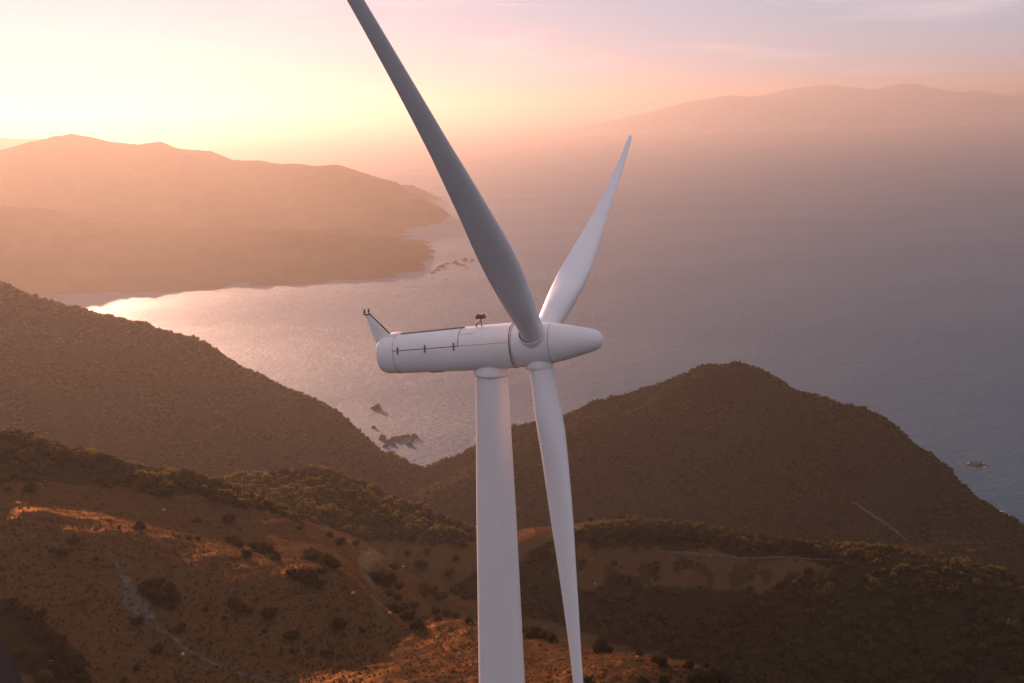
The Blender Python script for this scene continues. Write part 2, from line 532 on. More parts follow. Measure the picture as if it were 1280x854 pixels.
def seaD(px, py): return float(np.hypot(*at_sea(px, py)[:2]))
ridge_land('headland', 'hazy inner headland sloping down to the rocky point', M_HEAD,
    [(-420,225,3000),(-200,240,2950),(0,256,2850),(60,262,2800),(140,276,2750),(230,284,2700),(330,287,2600),(420,290,2520),(470,295,2470),
     (492,300,2440),(520,311,2400),(539,320,2370),(552,328,2345),(560,338,2330)],
    [(-420,1950),(0,seaD(0,375)),(85,seaD(85,372)),(225,seaD(225,370)),(375,seaD(375,360)),(469,seaD(469,353)),(530,seaD(530,344)),(560,2320)], 500, 20, 3.0)
ridge_land('headland', 'tall hazy outer headland with a bumpy skyline', M_HEAD,
    [(-420,215,4300),(-200,200,4300),(-60,196,4300),(0,186,4300),(25,178,4300),(50,175,4300),(70,170,4280),(92,166,4250),(112,169,4240),(130,174,4200),(155,179,4170),
     (175,181,4150),(200,177,4120),(225,184,4080),(245,187,4060),(262,187,4040),(290,198,4000),(320,199,3950),(350,203,3900),(370,203,3880),(395,207,3830),
     (430,208,3780),(460,216,3720),(490,226,3660),(515,240,3600),(540,255,3540),(558,268,3480),(570,277,3430),(578,284,3400)],
    [(-420,3300),(0,3200),(300,3150),(500,seaD(500,298)),(578,seaD(578,285))], 900, 60, 9.0)
ridge_land('headland', 'added far ridge hiding the sea glare past the outer headland at the left edge', M_HEAD,  # made-up ridge, put in to cover the glare on the far sea
    [(px_, py_, 8200) for px_, py_ in [(-500,150),(-300,160),(-120,168),(-20,172),(60,174),(140,178),(220,186),(300,192)]],
    [(-500,7200),(300,7200)], 1500, 40, 44.0, 160, 36, True)
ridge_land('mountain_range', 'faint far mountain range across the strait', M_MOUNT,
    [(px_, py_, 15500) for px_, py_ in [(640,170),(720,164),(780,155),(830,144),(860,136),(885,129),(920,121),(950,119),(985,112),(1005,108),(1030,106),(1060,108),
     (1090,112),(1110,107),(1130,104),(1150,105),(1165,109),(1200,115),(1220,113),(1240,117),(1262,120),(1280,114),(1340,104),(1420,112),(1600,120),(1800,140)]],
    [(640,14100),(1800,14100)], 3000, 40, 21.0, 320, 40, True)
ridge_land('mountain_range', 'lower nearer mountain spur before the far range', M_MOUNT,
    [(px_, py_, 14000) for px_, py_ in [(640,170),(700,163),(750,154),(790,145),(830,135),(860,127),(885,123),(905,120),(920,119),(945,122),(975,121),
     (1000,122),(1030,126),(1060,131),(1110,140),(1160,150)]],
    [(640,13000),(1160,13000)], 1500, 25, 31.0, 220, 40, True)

# ------------------------------------------------------------------ tracks and the road: sheets laid on the ground
def trace(px, py):
    """first ground point along the view direction of a photo pixel"""
    D = np.geomspace(120, 1100, 700)
    v = ray(px, py)
    gz = ground_z(v[0] * D, v[1] * D); rz = CAM_H + v[2] * D
    k = np.argmax(gz >= rz)
    if k == 0: k = len(D) - 1
    D0 = np.linspace(D[k - 1], D[k], 12)
    g2 = ground_z(v[0] * D0, v[1] * D0) - (CAM_H + v[2] * D0)
    q = D0[np.argmax(g2 >= 0)]
    return np.array([v[0] * q, v[1] * q, float(ground_z(v[0] * q, v[1] * q)[0])])

TRACKS = []
def strip(name, label, mat, pix, widths, wob=0.35, off=0.10, step=1.0):
    pts = np.array([trace(*p)[:2] for p in pix])
    seg = np.r_[0, np.cumsum(np.hypot(*np.diff(pts, axis=0).T))]
    n = max(8, int(seg[-1] / step)); s = np.linspace(0, seg[-1], n)
    x, y = np.interp(s, seg, pts[:, 0]), np.interp(s, seg, pts[:, 1])
    ker = np.ones(9) / 9
    xs, ys = x.copy(), y.copy()
    if n > 20:
        xs[4:-4] = np.convolve(x, ker, 'valid'); ys[4:-4] = np.convolve(y, ker, 'valid')
    w = np.interp(s, seg, widths)
    dx, dy = np.gradient(xs), np.gradient(ys); L = np.hypot(dx, dy) + 1e-9
    nx, ny = -dy / L, dx / L
    TRACKS.append((xs, ys, w))
    cols = 9; rows = []
    for j in range(cols):
        e = j / (cols - 1) * 2 - 1
        q = e * w / 2 * (1 + (wob * 2.2 * fbm(s / 3.0 + 5 * np.sign(e), s * 0 + 3 * np.sign(e), 3) if abs(e) > .2 else 0))
        X, Y = xs + nx * q, ys + ny * q
        Z = ground_z(X, Y) + off * (1 - 1.6 * (abs(e) > .9))
        rows.append(np.stack([X, Y, Z], -1))
    o = link(name, grid_mesh(name, np.array(rows).transpose(1, 0, 2)), mat)
    tag(o, label, kind='structure')
    return o
strip('eroded_track', 'pale eroded clay scar on the shaded slope', M_TRACK,
      [(135,692),(150,712),(162,728),(166,745),(176,764),(190,778),(205,792)], [1.0,1.6,2.5,4.5,4.2,2.2,1.4], 0.75)
strip('farm_track', 'narrow farm track running down the shaded slope', M_TRACK,
      [(203,790),(230,810),(262,828),(300,842),(350,856)], [1.3,1.0,0.9,0.9,0.9], 0.3)
strip('grass_track', 'greenish grass track along the spur to the saddle', M_GRTRACK,
      [(478,792),(476,770),(470,745),(458,722),(455,705),(468,692),(490,684)], [3.0,3.2,3.4,3.0,4.0,5.0,3.0], 0.4)
strip('ridge_track', 'pale track cut along the saddle ridge', M_TRACK,
      [(820,688),(850,691),(900,694),(960,697),(1010,699),(1055,700)], [0.8,1.8,1.0,1.3,0.9,0.5], 0.9)
strip('hill_track', 'faint track descending the dark right hill', M_TRACK,
      [(1062,628),(1080,638),(1100,650),(1118,662),(1132,676)], [1.0,1.8,2.2,1.8,1.0], 0.6, 0.5)
strip('road', 'dark asphalt road edge in the bottom left corner', M_ASPH,
      [(-30,800),(-12,830),(8,870),(20,905)], [7.0,7.0,7.0,7.0], 0.0, 0.35)

# ------------------------------------------------------------------ wind turbine
YAW, TILT, PHASE, CONE = 0.301, 0.1083, 0.8597, 0.0251
ROTOR = np.array([1.864, 72.916, CAM_H - 16.328])      # rotor centre
K_T = 0.932                                            # metres per unit of the turbine drawing
OVERHANG = 3.604 / K_T
a_l = np.array([math.cos(TILT), 0, math.sin(TILT)])    # rotor axis, turbine frame (x = upwind)
v_l = np.array([-math.sin(TILT), 0, math.cos(TILT)])
h_l = np.array([0.0, -1.0, 0.0])                       # towards the camera side

def lathe(bm, prof, org, ax, seg=48):
    """prof: list of (s, radius) along axis ax from org"""
    ax = Vector(ax).normalized()
    e1 = ax.orthogonal().normalized(); e2 = ax.cross(e1)
    rings = []
    for s, r in prof:
        c = Vector(org) + ax * s
        if r < 1e-5: rings.append([bm.verts.new(c)])
        else: rings.append([bm.verts.new(c + e1 * (r * math.cos(2 * math.pi * k / seg)) + e2 * (r * math.sin(2 * math.pi * k / seg))) for k in range(seg)])
    for A_, B_ in zip(rings, rings[1:]):
        for k in range(seg):
            k2 = (k + 1) % seg
            if len(A_) == 1 and len(B_) == 1: continue
            if len(A_) == 1: bm.faces.new((A_[0], B_[k], B_[k2]))
            elif len(B_) == 1: bm.faces.new((A_[k], B_[0], A_[k2]))
            else: bm.faces.new((A_[k], B_[k], B_[k2], A_[k2]))

def tube(bm, pts, rad, seg=8):
    pts = [Vector(p) for p in pts]; rings = []
    for i, p in enumerate(pts):
        d = (pts[min(i + 1, len(pts) - 1)] - pts[max(i - 1, 0)]).normalized()
        e1 = d.orthogonal().normalized(); e2 = d.cross(e1)
        r = rad[i] if isinstance(rad, (list, tuple)) else rad
        rings.append([bm.verts.new(p + e1 * (r * math.cos(2 * math.pi * k / seg)) + e2 * (r * math.sin(2 * math.pi * k / seg))) for k in range(seg)])
    for A_, B_ in zip(rings, rings[1:]):
        for k in range(seg): bm.faces.new((A_[k], B_[k], B_[(k + 1) % seg], A_[(k + 1) % seg]))
    bm.faces.new(rings[0][::-1]); bm.faces.new(rings[-1])

def prism(bm, quad_a, quad_b):
    A_ = [bm.verts.new(Vector(p)) for p in quad_a]; B_ = [bm.verts.new(Vector(p)) for p in quad_b]
    n = len(A_)
    bm.faces.new(A_); bm.faces.new(B_[::-1])
    for k in range(n): bm.faces.new((A_[k], B_[k], B_[(k + 1) % n], A_[(k + 1) % n]))

def done(bm, name, mat, parent, smooth=35):
    bmesh.ops.recalc_face_normals(bm, faces=bm.faces[:])
    me = bpy.data.meshes.new(name); bm.to_mesh(me); bm.free()
    if smooth is not None:
        me.polygons.foreach_set('use_smooth', np.ones(len(me.polygons), bool))
        me.set_sharp_from_angle(angle=R(smooth))
    return link(name, me, mat, parent)

def bevel(bm, w, seg=2):
    bmesh.ops.bevel(bm, geom=bm.edges[:], offset=w, segments=seg, affect='EDGES', profile=0.5)

def build_turbine():
    cz, sz = math.cos(YAW), math.sin(YAW)
    axw = np.array([cz * math.cos(TILT), -sz * math.cos(TILT), math.sin(TILT)])
    foot = ROTOR - axw * OVERHANG * K_T
    gz = float(ground_z(foot[0], foot[1])[0]) - 0.25
    root = bpy.data.objects.new('wind_turbine', None); COLL.objects.link(root)
    root.location = (foot[0], foot[1], gz); root.rotation_euler = (0, 0, -YAW); root.scale = (K_T, K_T, K_T)
    tag(root, 'white three-bladed wind turbine with long nacelle above the hills', 'wind turbine')
    ztop = (foot[2] - gz) / K_T                      # axis height over the foot at the tower centre line
    O = np.array([0, 0, ztop]) + a_l * OVERHANG     # rotor centre, turbine frame
    def fr(s, lat, up):                      # nacelle frame: along axis, towards camera, up
        return O + a_l * s + h_l * lat + v_l * up

    # tower
    zt = ztop - 1.98
    bm = bmesh.new()
    prof = [(0, 2.32), (0.05, 2.36), (zt - 42, 2.27), (zt - 25.5, 1.91), (zt - 12, 1.62), (zt - 4, 1.38), (zt - 0.14, 1.275)]
    lathe(bm, prof, (0, 0, 0), (0, 0, 1), 96)
    tw = done(bm, 'tower', M_WHITE, root, 30)
    for hgt in (zt - 42.0, zt - 21.5):
        r = np.interp(hgt, [p[0] for p in prof], [p[1] for p in prof])
        bm = bmesh.new(); lathe(bm, [(hgt - .03, r - .02), (hgt - .03, r + .008), (hgt + .03, r + .008), (hgt + .03, r - .02)], (0, 0, 0), (0, 0, 1), 96)
        done(bm, 'weld_seam', M_WHITE, tw)
    bm = bmesh.new()
    lathe(bm, [(zt - 0.14, 1.2), (zt - 0.14, 1.40), (zt - 0.02, 1.43), (zt + 0.05, 1.42), (zt + 0.30, 1.36), (zt + 0.62, 1.26), (zt + 0.95, 1.1)], (0, 0, 0), (0, 0, 1), 72)
    done(bm, 'yaw_collar', M_WHITE, tw, 40)
    bm = bmesh.new(); lathe(bm, [(zt - 0.19, 1.2), (zt - 0.19, 1.345), (zt - 0.13, 1.345), (zt - 0.13, 1.2)], (0, 0, 0), (0, 0, 1), 72)
    done(bm, 'yaw_gap', M_DARK, tw)

    # nacelle body: round sections, domed tail
    bm = bmesh.new()
    sec = [(-1.76, 1.60, 0.02), (-1.78, 1.74, 0.02), (-2.6, 1.76, 0.02), (-4.5, 1.745, 0.02), (-7.5, 1.68, 0.03), (-10.5, 1.61, 0.03), (-12.2, 1.555, 0.03),
           (-12.75, 1.50, 0.03), (-13.05, 1.36, 0.03), (-13.22, 1.12, 0.03), (-13.30, 0.7, 0.03), (-13.32, 0.3, 0.03)]
    rings = []
    for s, r, up in sec:
        ring = []
        for k in range(72):
            t = 2 * math.pi * k / 72
            c_, s_ = math.cos(t), math.sin(t)
            e = 2 / 2.25                      # slightly squared circle
            ring.append(bm.verts.new(Vector(fr(s, r * math.copysign(abs(c_) ** e, c_), up + r * math.copysign(abs(s_) ** e, s_)))))
        rings.append(ring)
    for A_, B_ in zip(rings, rings[1:]):
        for k in range(72): bm.faces.new((A_[k], B_[k], B_[(k + 1) % 72], A_[(k + 1) % 72]))
    bm.faces.new(rings[-1]); bm.faces.new(rings[0])
    nac = done(bm, 'nacelle', M_WHITE, root, 40)
    ss = np.array([q[0] for q in sec])[::-1]; rs = np.array([q[1] for q in sec])[::-1]
    def surf(s, th, off=0.0):
        r = float(np.interp(s, ss, rs)) + off
        e = 2 / 2.25; c_, s_ = math.cos(th), math.sin(th)
        return fr(s, r * math.copysign(abs(c_) ** e, c_), 0.025 + r * math.copysign(abs(s_) ** e, s_))
    def seam(name, pts, w):
        b = bmesh.new(); tube(b, pts, w, 6); return done(b, name, M_DARK, nac)
    for lo, hi in ((-90, 270),):
        seam('panel_seam', [surf(-11.55, R(q), 0.004) for q in range(-100, 101, 8)], 0.014)
    th = R(17)
    seam('hatch_seam', [surf(s, th, 0.006) for s in np.linspace(-11.6, -5.95, 14)], 0.026)
    seam('panel_seam', [surf(s, th, 0.002) for s in np.linspace(-5.95, -1.8, 10)], 0.012)
    seam('hatch_seam', [surf(-5.95 - 0.0 * q, R(q), 0.006) for q in range(17, 84, 6)], 0.024)
    seam('panel_seam', [surf(s, R(52), 0.002) for s in np.linspace(-5.8, -4.7, 5)], 0.010)
    seam('front_ring', [surf(-1.80, R(q), 0.004) for q in range(0, 361, 6)], 0.032)
    for s in (-11.1, -8.75, -6.3):
        b = bmesh.new()
        p0, p1 = surf(s - 0.055, th + 0.17, 0.0), surf(s + 0.055, th + 0.17, 0.0)
        q0, q1 = surf(s - 0.055, th - 0.17, 0.0), surf(s + 0.055, th - 0.17, 0.0)
        outw = h_l * math.cos(th) + v_l * math.sin(th)
        prism(b, [p0, p1, q1, q0], [p + outw * 0.07 for p in (p0, p1, q1, q0)])
        done(b, 'hinge', M_METAL, nac, None)
    # roof rail along the hatch
    b = bmesh.new(); pts = [surf(s, R(84), 0.05) for s in np.linspace(-11.2, -5.7, 12)]
    tube(b, pts, 0.045, 8)
    for s in np.linspace(-11.1, -5.8, 6): tube(b, [surf(s, R(84), -0.03), surf(s, R(84), 0.05)], 0.03, 6)
    done(b, 'roof_rail', M_METAL, nac)
    # raised box behind the hatch
    b = bmesh.new()
    prism(b, [fr(-12.35, 0.55, 1.25), fr(-11.2, 0.55, 1.3), fr(-11.2, -0.55, 1.3), fr(-12.35, -0.55, 1.25)],
             [fr(-12.3, 0.5, 1.72), fr(-11.45, 0.5, 1.74), fr(-11.45, -0.5, 1.74), fr(-12.3, -0.5, 1.72)])
    bevel(b, 0.05); done(b, 'roof_box', M_WHITE, nac, 30)
    # underside vent
    b = bmesh.new(); q = [surf(-8.9, R(-66), 0.0), surf(-7.9, R(-66), 0.0), surf(-7.9, R(-84), 0.0), surf(-8.9, R(-84), 0.0)]
    dn = -v_l * 0.05 + h_l * 0.02
    prism(b, q, [p + dn for p in q]); done(b, 'vent', M_DARK, nac, None)
    # small service light on the side
    b = bmesh.new(); lathe(b, [(0, 0.05), (0.05, 0.05), (0.08, 0.02), (0.085, 0)], surf(-3.0, R(-32), -0.01), h_l * 0.85 - v_l * 0.5, 12); done(b, 'service_lamp', M_WHITE, nac)

    # tail fin with two wind sensors
    b = bmesh.new()
    prism(b, [fr(-13.27, 0.36, 0.55), fr(-12.08, 0.30, 1.42), fr(-13.76, 0.10, 3.40), fr(-14.10, 0.10, 3.40), fr(-13.62, 0.24, 1.6)],
             [fr(-13.27, -0.36, 0.55), fr(-12.08, -0.30, 1.42), fr(-13.76, -0.10, 3.40), fr(-14.10, -0.10, 3.40), fr(-13.62, -0.24, 1.6)])
    bevel(b, 0.04); fin = done(b, 'tail_fin', M_WHITE, nac, 30)
    b = bmesh.new(); tube(b, [fr(-12.04, 0, 1.45), fr(-13.74, 0, 3.42)], 0.055, 8); done(b, 'lightning_cable', M_DARK, fin)
    b = bmesh.new(); prism(b, [fr(-14.22, 0.22, 3.41), fr(-13.78, 0.22, 3.41), fr(-13.78, -0.22, 3.41), fr(-14.22, -0.22, 3.41)],
                              [fr(-14.22, 0.22, 3.50), fr(-13.78, 0.22, 3.50), fr(-13.78, -0.22, 3.50), fr(-14.22, -0.22, 3.50)])
    done(b, 'sensor_plate', M_METAL, fin, None)
    for s, lat in ((-14.12, 0.13), (-13.86, -0.12)):
        b = bmesh.new(); o_ = fr(s, lat, 3.48)
        lathe(b, [(0, 0.05), (0.10, 0.05), (0.11, 0.10), (0.22, 0.115), (0.26, 0.06), (0.36, 0.05), (0.40, 0.0)], o_, v_l, 14)
        w_ = done(b, 'wind_sensor', M_METAL, fin)
        b = bmesh.new(); tube(b, [fr(s - 0.13, lat, 3.82), fr(s + 0.13, lat, 3.82)], 0.035, 6); done(b, 'cup_arm', M_METAL, w_)

    # twin red aviation lamps on a bent arm
    b = bmesh.new()
    base = fr(-4.72, 0.25, 1.60); k1 = fr(-4.72, 0.25, 1.98); k2 = fr(-4.30, 0.2, 2.16); k3 = fr(-4.28, 0.2, 2.42)
    tube(b, [base, k1, k2, k3], 0.055, 8)
    tube(b, [fr(-4.28, 0.2, 1.65), k2], 0.045, 8)
    arm = done(b, 'lamp_arm', M_METAL, nac)
    for sg in (-1, 1):
        b = bmesh.new()
        dirv = a_l * sg * 0.82 + v_l * 0.45
        lathe(b, [(0.0, 0.09), (0.10, 0.13), (0.20, 0.22), (0.32, 0.235), (0.36, 0.20), (0.37, 0.0)], k3 + a_l * sg * 0.02, dirv, 20)
        done(b, 'lamp_housing', M_METAL, arm)
    b = bmesh.new(); lathe(b, [(-0.02, 0.15), (0.14, 0.2), (0.24, 0.16), (0.29, 0.08), (0.31, 0)], k3, v_l, 20); done(b, 'red_lamp', M_RED, arm)

    # hub and spinner
    b = bmesh.new()
    lathe(b, [(-1.70, 0.5), (-1.70, 1.66), (-1.64, 1.71), (-0.6, 1.72), (0.4, 1.66), (1.19, 1.55)], O, a_l, 80)
    hub = done(b, 'hub', M_WHITE, root, 40)
    b = bmesh.new()
    lathe(b, [(1.22, 1.0), (1.22, 1.54), (1.9, 1.42), (2.7, 1.25), (3.5, 1.06), (4.2, 0.89), (4.55, 0.78), (4.80, 0.66), (4.98, 0.5), (5.09, 0.3), (5.14, 0.12), (5.15, 0)], O, a_l, 80)
    done(b, 'spinner', M_WHITE, hub, 40)
    b = bmesh.new(); lathe(b, [(1.17, 1.2), (1.17, 1.538), (1.24, 1.532), (1.24, 1.2)], O, a_l, 80); done(b, 'spinner_seam', M_DARK, hub)

    # blades, feathered
    RB = 41.2 / K_T
    rt = [0, 2.0, 3.2, 4.6, 6.2, 8.0, 9.6, 11.5, 13.5, 16, 19, 22, 25, 28.5, 32, 35.5, 38.5, 40.2, 40.9, 41.2]
    rt = [q / K_T if q > 3.2 else q for q in rt]
    ch = [1.84, 1.84, 1.87, 2.08, 2.30, 2.42, 2.46, 2.42, 2.26, 1.96, 1.66, 1.34, 1.14, 0.94, 0.78, 0.64, 0.52, 0.40, 0.24, 0.06]
    tc_ = [1, 1, 1.0, .90, .70, .50, .41, .36, .32, .28, .255, .235, .22, .205, .195, .185, .18, .18, .18, .18]
    cir = [1, 1, 1.0, .85, .55, .25, .08, 0] + [0] * 12
    for an in (PHASE, PHASE - 2 * math.pi / 3, PHASE - 4 * math.pi / 3):
        d = math.cos(an) * v_l + math.sin(an) * h_l
        t = math.sin(an) * v_l - math.cos(an) * h_l
        d = d * math.cos(CONE) + a_l * math.sin(CONE)
        bm = bmesh.new(); rings = []
        rr = np.unique(np.concatenate([np.linspace(1.55, 15, 40), np.linspace(15, 40 / K_T, 45), np.linspace(40 / K_T, RB, 9)]))
        for r in rr:
            c = float(np.interp(r, rt, ch)); tk = float(np.interp(r, rt, tc_)) * c; ci = float(np.interp(r, rt, cir))
            beta = R(53 + 12 * (1 - min(1, max(0, (r - 6) / 30))) ** 1.4)
            cd = math.cos(beta) * t + math.sin(beta) * a_l
            nd = np.cross(cd, d); nd /= np.linalg.norm(nd)
            bow = 0.52 * 4 * (r / RB) * (1 - r / RB)
            cen = O + d * r + a_l * bow
            ring = []
            for k in range(44):
                q = 2 * math.pi * k / 44
                xx = 0.5 * (1 + math.cos(q))                     # 0 = leading edge ... 1 = trailing edge
                yt = 5 * (0.2969 * math.sqrt(xx) - 0.126 * xx - 0.3516 * xx ** 2 + 0.2843 * xx ** 3 - 0.1016 * xx ** 4)
                ya = math.copysign(yt, math.sin(q)) * tk * (1.12 if math.sin(q) > 0 else 0.88) if 0 < k % 22 else 0.0
                xa = (0.51 - xx) * c
                xcir, ycir = -math.cos(q) * 0.5 * c, math.sin(q) * 0.5 * c * (1.0)
                X_ = xa * (1 - ci) + xcir * ci; Y_ = ya * (1 - ci) + ycir * ci
                ring.append(bm.verts.new(Vector(cen + cd * X_ + nd * Y_)))
            rings.append(ring)
        for A_, B_ in zip(rings, rings[1:]):
            for k in range(44): bm.faces.new((A_[k], B_[k], B_[(k + 1) % 44], A_[(k + 1) % 44]))
        bm.faces.new(rings[0]); bm.faces.new(rings[-1])
        bl = done(bm, 'blade', M_BLADE, root, 50)
        d0 = math.cos(an) * v_l + math.sin(an) * h_l
        b = bmesh.new(); lathe(b, [(1.1, 1.06), (1.72, 1.06), (1.88, 1.05), (1.93, 1.02), (1.93, 0.97), (1.6, 0.97)], O, d0, 64); done(b, 'blade_collar', M_WHITE, hub, 30)
        b = bmesh.new(); lathe(b, [(1.62, 0.975), (1.86, 0.975), (1.86, 0.90)], O, d0, 64); done(b, 'blade_seal', M_DARK, hub, 30)
build_turbine()

# ------------------------------------------------------------------ shrubs
def bush_mesh(name, seed, lobes, leaves, leaf, mat, flat=0.75, core=True, wind=0.25):
    """a rounded shrub about 1 m wide made of leaf sprays round several lobes, with dark cores inside"""
    rg = np.random.default_rng(seed)
    V, Fc = [], []
    def add(vs, fs):
        b = len(V); V.extend(vs); Fc.extend([tuple(b + q for q in f) for f in fs])
    ico = bmesh.new(); bmesh.ops.create_icosphere(ico, subdivisions=1, radius=1.0)
    iv = np.array([v.co[:] for v in ico.verts]); ifc = [[v.index for v in f.verts] for f in ico.faces]; ico.free()
    L = []
    for k in range(lobes):
        a_ = rg.random() * 6.283; rad = 0.30 * math.sqrt(rg.random()) if k else 0
        h = (0.22 + 0.30 * rg.random()) * flat
        s = 0.17 + 0.14 * rg.random()
        L.append((rad * math.cos(a_) + wind * 0.25 * h, rad * math.sin(a_), h, s))
    for (x, y, z, s) in L:
        if core:
            d = iv * (s * 0.80) * (1 + 0.25 * rg.standard_normal((len(iv), 1)) * .5) * np.array([1, 1, flat + .1]) + np.array([x, y, max(z, s * .6)])
            add([tuple(q) for q in d], ifc)
        n = leaves // lobes
        for q in range(n):
            v = rg.standard_normal(3); v /= np.linalg.norm(v)
            if v[2] < -0.5: v[2] *= -1
            c = np.array([x, y, max(z, s * .6)]) + v * s * (0.78 + 0.42 * rg.random()) * np.array([1, 1, flat + .1])
            nrm = v + 0.6 * rg.standard_normal(3); nrm /= np.linalg.norm(nrm)
            e1 = np.cross(nrm, rg.standard_normal(3)); e1 /= np.linalg.norm(e1); e2 = np.cross(nrm, e1)
            w_, h_ = leaf * (0.6 + 0.8 * rg.random()), leaf * (0.5 + 0.7 * rg.random())
            add([tuple(c - e1 * w_), tuple(c + e2 * h_ * .8 + nrm * h_ * .2), tuple(c + e1 * w_), tuple(c - e2 * h_ * .8 + nrm * h_ * .2)], [(0, 1, 2, 3)])
    zmin = min(v[2] for v in V)
    # a short stem down into the soil
    b = len(V); st = []
    for k in range(5):
        st.append((0.03 * math.cos(k * 1.2566), 0.03 * math.sin(k * 1.2566), -0.15))
    for k in range(5):
        st.append((0.02 * math.cos(k * 1.2566), 0.02 * math.sin(k * 1.2566), 0.3))
    add(st, [(k, (k + 1) % 5, 5 + (k + 1) % 5, 5 + k) for k in range(5)])
    me = mesh_np(name, V, Fc, smooth=False)
    me.materials.append(mat)
    return me

BUSH = [bush_mesh('shrub', 100 + k, 7 + k % 4, 420, 0.050, M_LEAF, 0.62 + 0.09 * (k % 4)) for k in range(7)]
SCRUB = [bush_mesh('scrub', 200 + k, 5 + k % 3, 120, 0.080, M_LEAF2 if k % 3 else M_LEAF, 0.6 + 0.1 * (k % 3)) for k in range(8)]

def put(name, me, loc, s, rz, label, cat, group, sz=1.0, tilt=0.0):
    o = bpy.data.objects.new(name, me); COLL.objects.link(o)
    o.location = loc; o.scale = (s, s, s * sz); o.rotation_euler = (tilt * random.uniform(-1, 1), tilt * random.uniform(-1, 1), rz)
    return tag(o, label, cat, group)

def shrub_px(px, py, w, label, group=None, drop=0.0):
    """w: width in photo pixels; py: foot of the shrub"""
    p = trace(px, py)
    D = math.sqrt(p[0] ** 2 + p[1] ** 2 + (CAM_H - p[2]) ** 2)
    s = w * D / F / 0.86
    put('shrub', random.choice(BUSH), (p[0], p[1], p[2] - 0.05 * s - drop), s, random.uniform(0, 6.28), label, 'shrub', group, random.uniform(0.85, 1.2), 0.08)

# shrubs that stand out, each with its own words
for px, py, w, lab in [
    (174,661,13,'pointed dark shrub alone on the sunny grass strip'),
    (94,677,15,'domed shrub on the shaded slope just below the sunny strip'),
    (37,615,16,'broad dark shrub at the upper left end of the sunny strip'),
    (10,613,8,'small dark shrub at the left picture edge above the sunny strip'),
    (246,652,10,'lone shrub in the shaded swale above the sunny strip'),
    (287,650,14,'dark shrub in the swale nearest the bush covered knoll'),
    (336,769,20,'round shrub alone on the shaded slope right of the clay scar'),
    (364,796,15,'round shrub low on the shaded slope near the lit knoll'),
    (364,816,7,'tiny shrub at the shadow edge of the lit knoll'),
    (424,785,18,'flat dark shrub on the shaded side of the grass track'),
    (454,790,11,'conical shrub at the lower end of the grass track'),
    (409,820,15,'low dark shrub at the shadow edge left of the lit knoll'),
    (446,682,11,'upright dark shrub at the head of the grass track'),
    (424,682,17,'wide dark shrub just left of the head of the grass track'),
    (492,711,13,'round shrub alone in the shaded bowl right of the grass track'),
    (735,852,10,'dark shrub on the lit knoll below the lowest blade'),
    (824,832,20,'large round shrub standing on the sunlit crest of the knoll'),
    (828,856,18,'dark shrub on the lit knoll at the bottom picture edge'),
    (804,858,17,'low shrub on the lit knoll cut by the bottom edge'),
    (670,700,22,'rounded shrub right behind the tower below the saddle crest'),
    (751,814,20,'pale topped shrub peeking over the knoll crest beside the lowest blade'),
    (413,671,10,'small shrub above the lit tip of the strip'),
    (375,661,9,'small shrub in the swale below the knoll scrub'),
    (227,788,16,'flat dark shrub beside the farm track'),
    (172,780,14,'dark shrub against the lower left side of the clay scar'),
]:
    shrub_px(px, py, w, lab)
# clumps: shrubs nothing tells apart share the clump's words
CLUMPS = [
    ('dark shrub in the clump beside the clay scar', 'clump beside the clay scar',
     [(180,737,17),(195,733,19),(213,738,15),(219,752,19),(203,753,23),(188,746,19),(213,761,9)]),
    ('dark shrub in the row along the end of the sunny strip', 'row along the sunny strip',
     [(289,678,15),(299,682,13),(317,686,17),(332,693,19),(344,698,13),(309,694,15),(223,672,6),(235,674,8),(248,674,7),(137,652,4),(150,660,5)]),
    ('small dark shrub scattered on the middle of the shaded slope', 'scatter on the shaded slope',
     [(256,764,9),(291,757,16),(301,763,14),(311,766,10),(196,814,14),(172,837,9),(156,853,10),(78,694,13),(66,690,9),(120,700,7),(330,790,6),(280,775,7)]),
    ('dark shrub in the patch where the sunny strip meets the spur', 'patch above the spur',
     [(364,718,15),(375,720,17),(387,725,17),(399,733,15),(391,700,22),(407,705,18),(414,708,15),(393,697,18),(387,727,20),(417,710,18),(403,716,14)]),
    ('dark shrub in the dense patch right of the grass track', 'patch right of the grass track',
     [(472,728,26),(485,731,22),(478,722,18),(498,736,16),(490,763,18),(505,769,27),(512,776,23),(522,785,19),(497,752,16),(515,760,18),(484,744,14)]),
    ('shrub in the shaded bowl left of the tower', 'bowl left of the tower',
     [(531,744,23),(549,749,19),(540,740,16),(527,708,15),(534,692,12),(562,720,12),(575,735,16),(584,748,14),(570,700,10),(510,694,8)]),
    ('shrub on the edge where the lit spur drops into the gully', 'edge of the lit spur',
     [(544,768,11),(558,770,15),(530,776,12),(570,772,10),(585,778,9),(548,776,9)]),
    ('shrub just behind the knoll crest between tower and lowest blade', 'behind the knoll crest',
     [(656,792,13),(665,795,17),(680,798,17),(690,801,13),(674,793,14)]),
    ('shrub on the right end of the lit knoll near the bottom edge', 'right end of the knoll',
     [(799,820,10),(762,817,12),(860,834,15),(877,851,22),(894,849,22),(884,839,13),(904,856,18),(867,851,15),(925,857,16),(912,846,14),(940,855,14),(888,857,18),(875,842,12)]),
]
CLUMPS.append(('low dark shrub in the bottom left corner above the asphalt', 'bottom left corner scrub',
     [(14,762,15),(32,774,17),(48,786,14),(58,800,18),(76,808,15),(70,824,19),(92,832,17),(84,846,20),(104,850,15),(52,770,11),(36,792,13),(66,838,14)]))
for lab, grp, lst in CLUMPS:
    for px, py, w in lst: shrub_px(px, py, w, lab, grp)
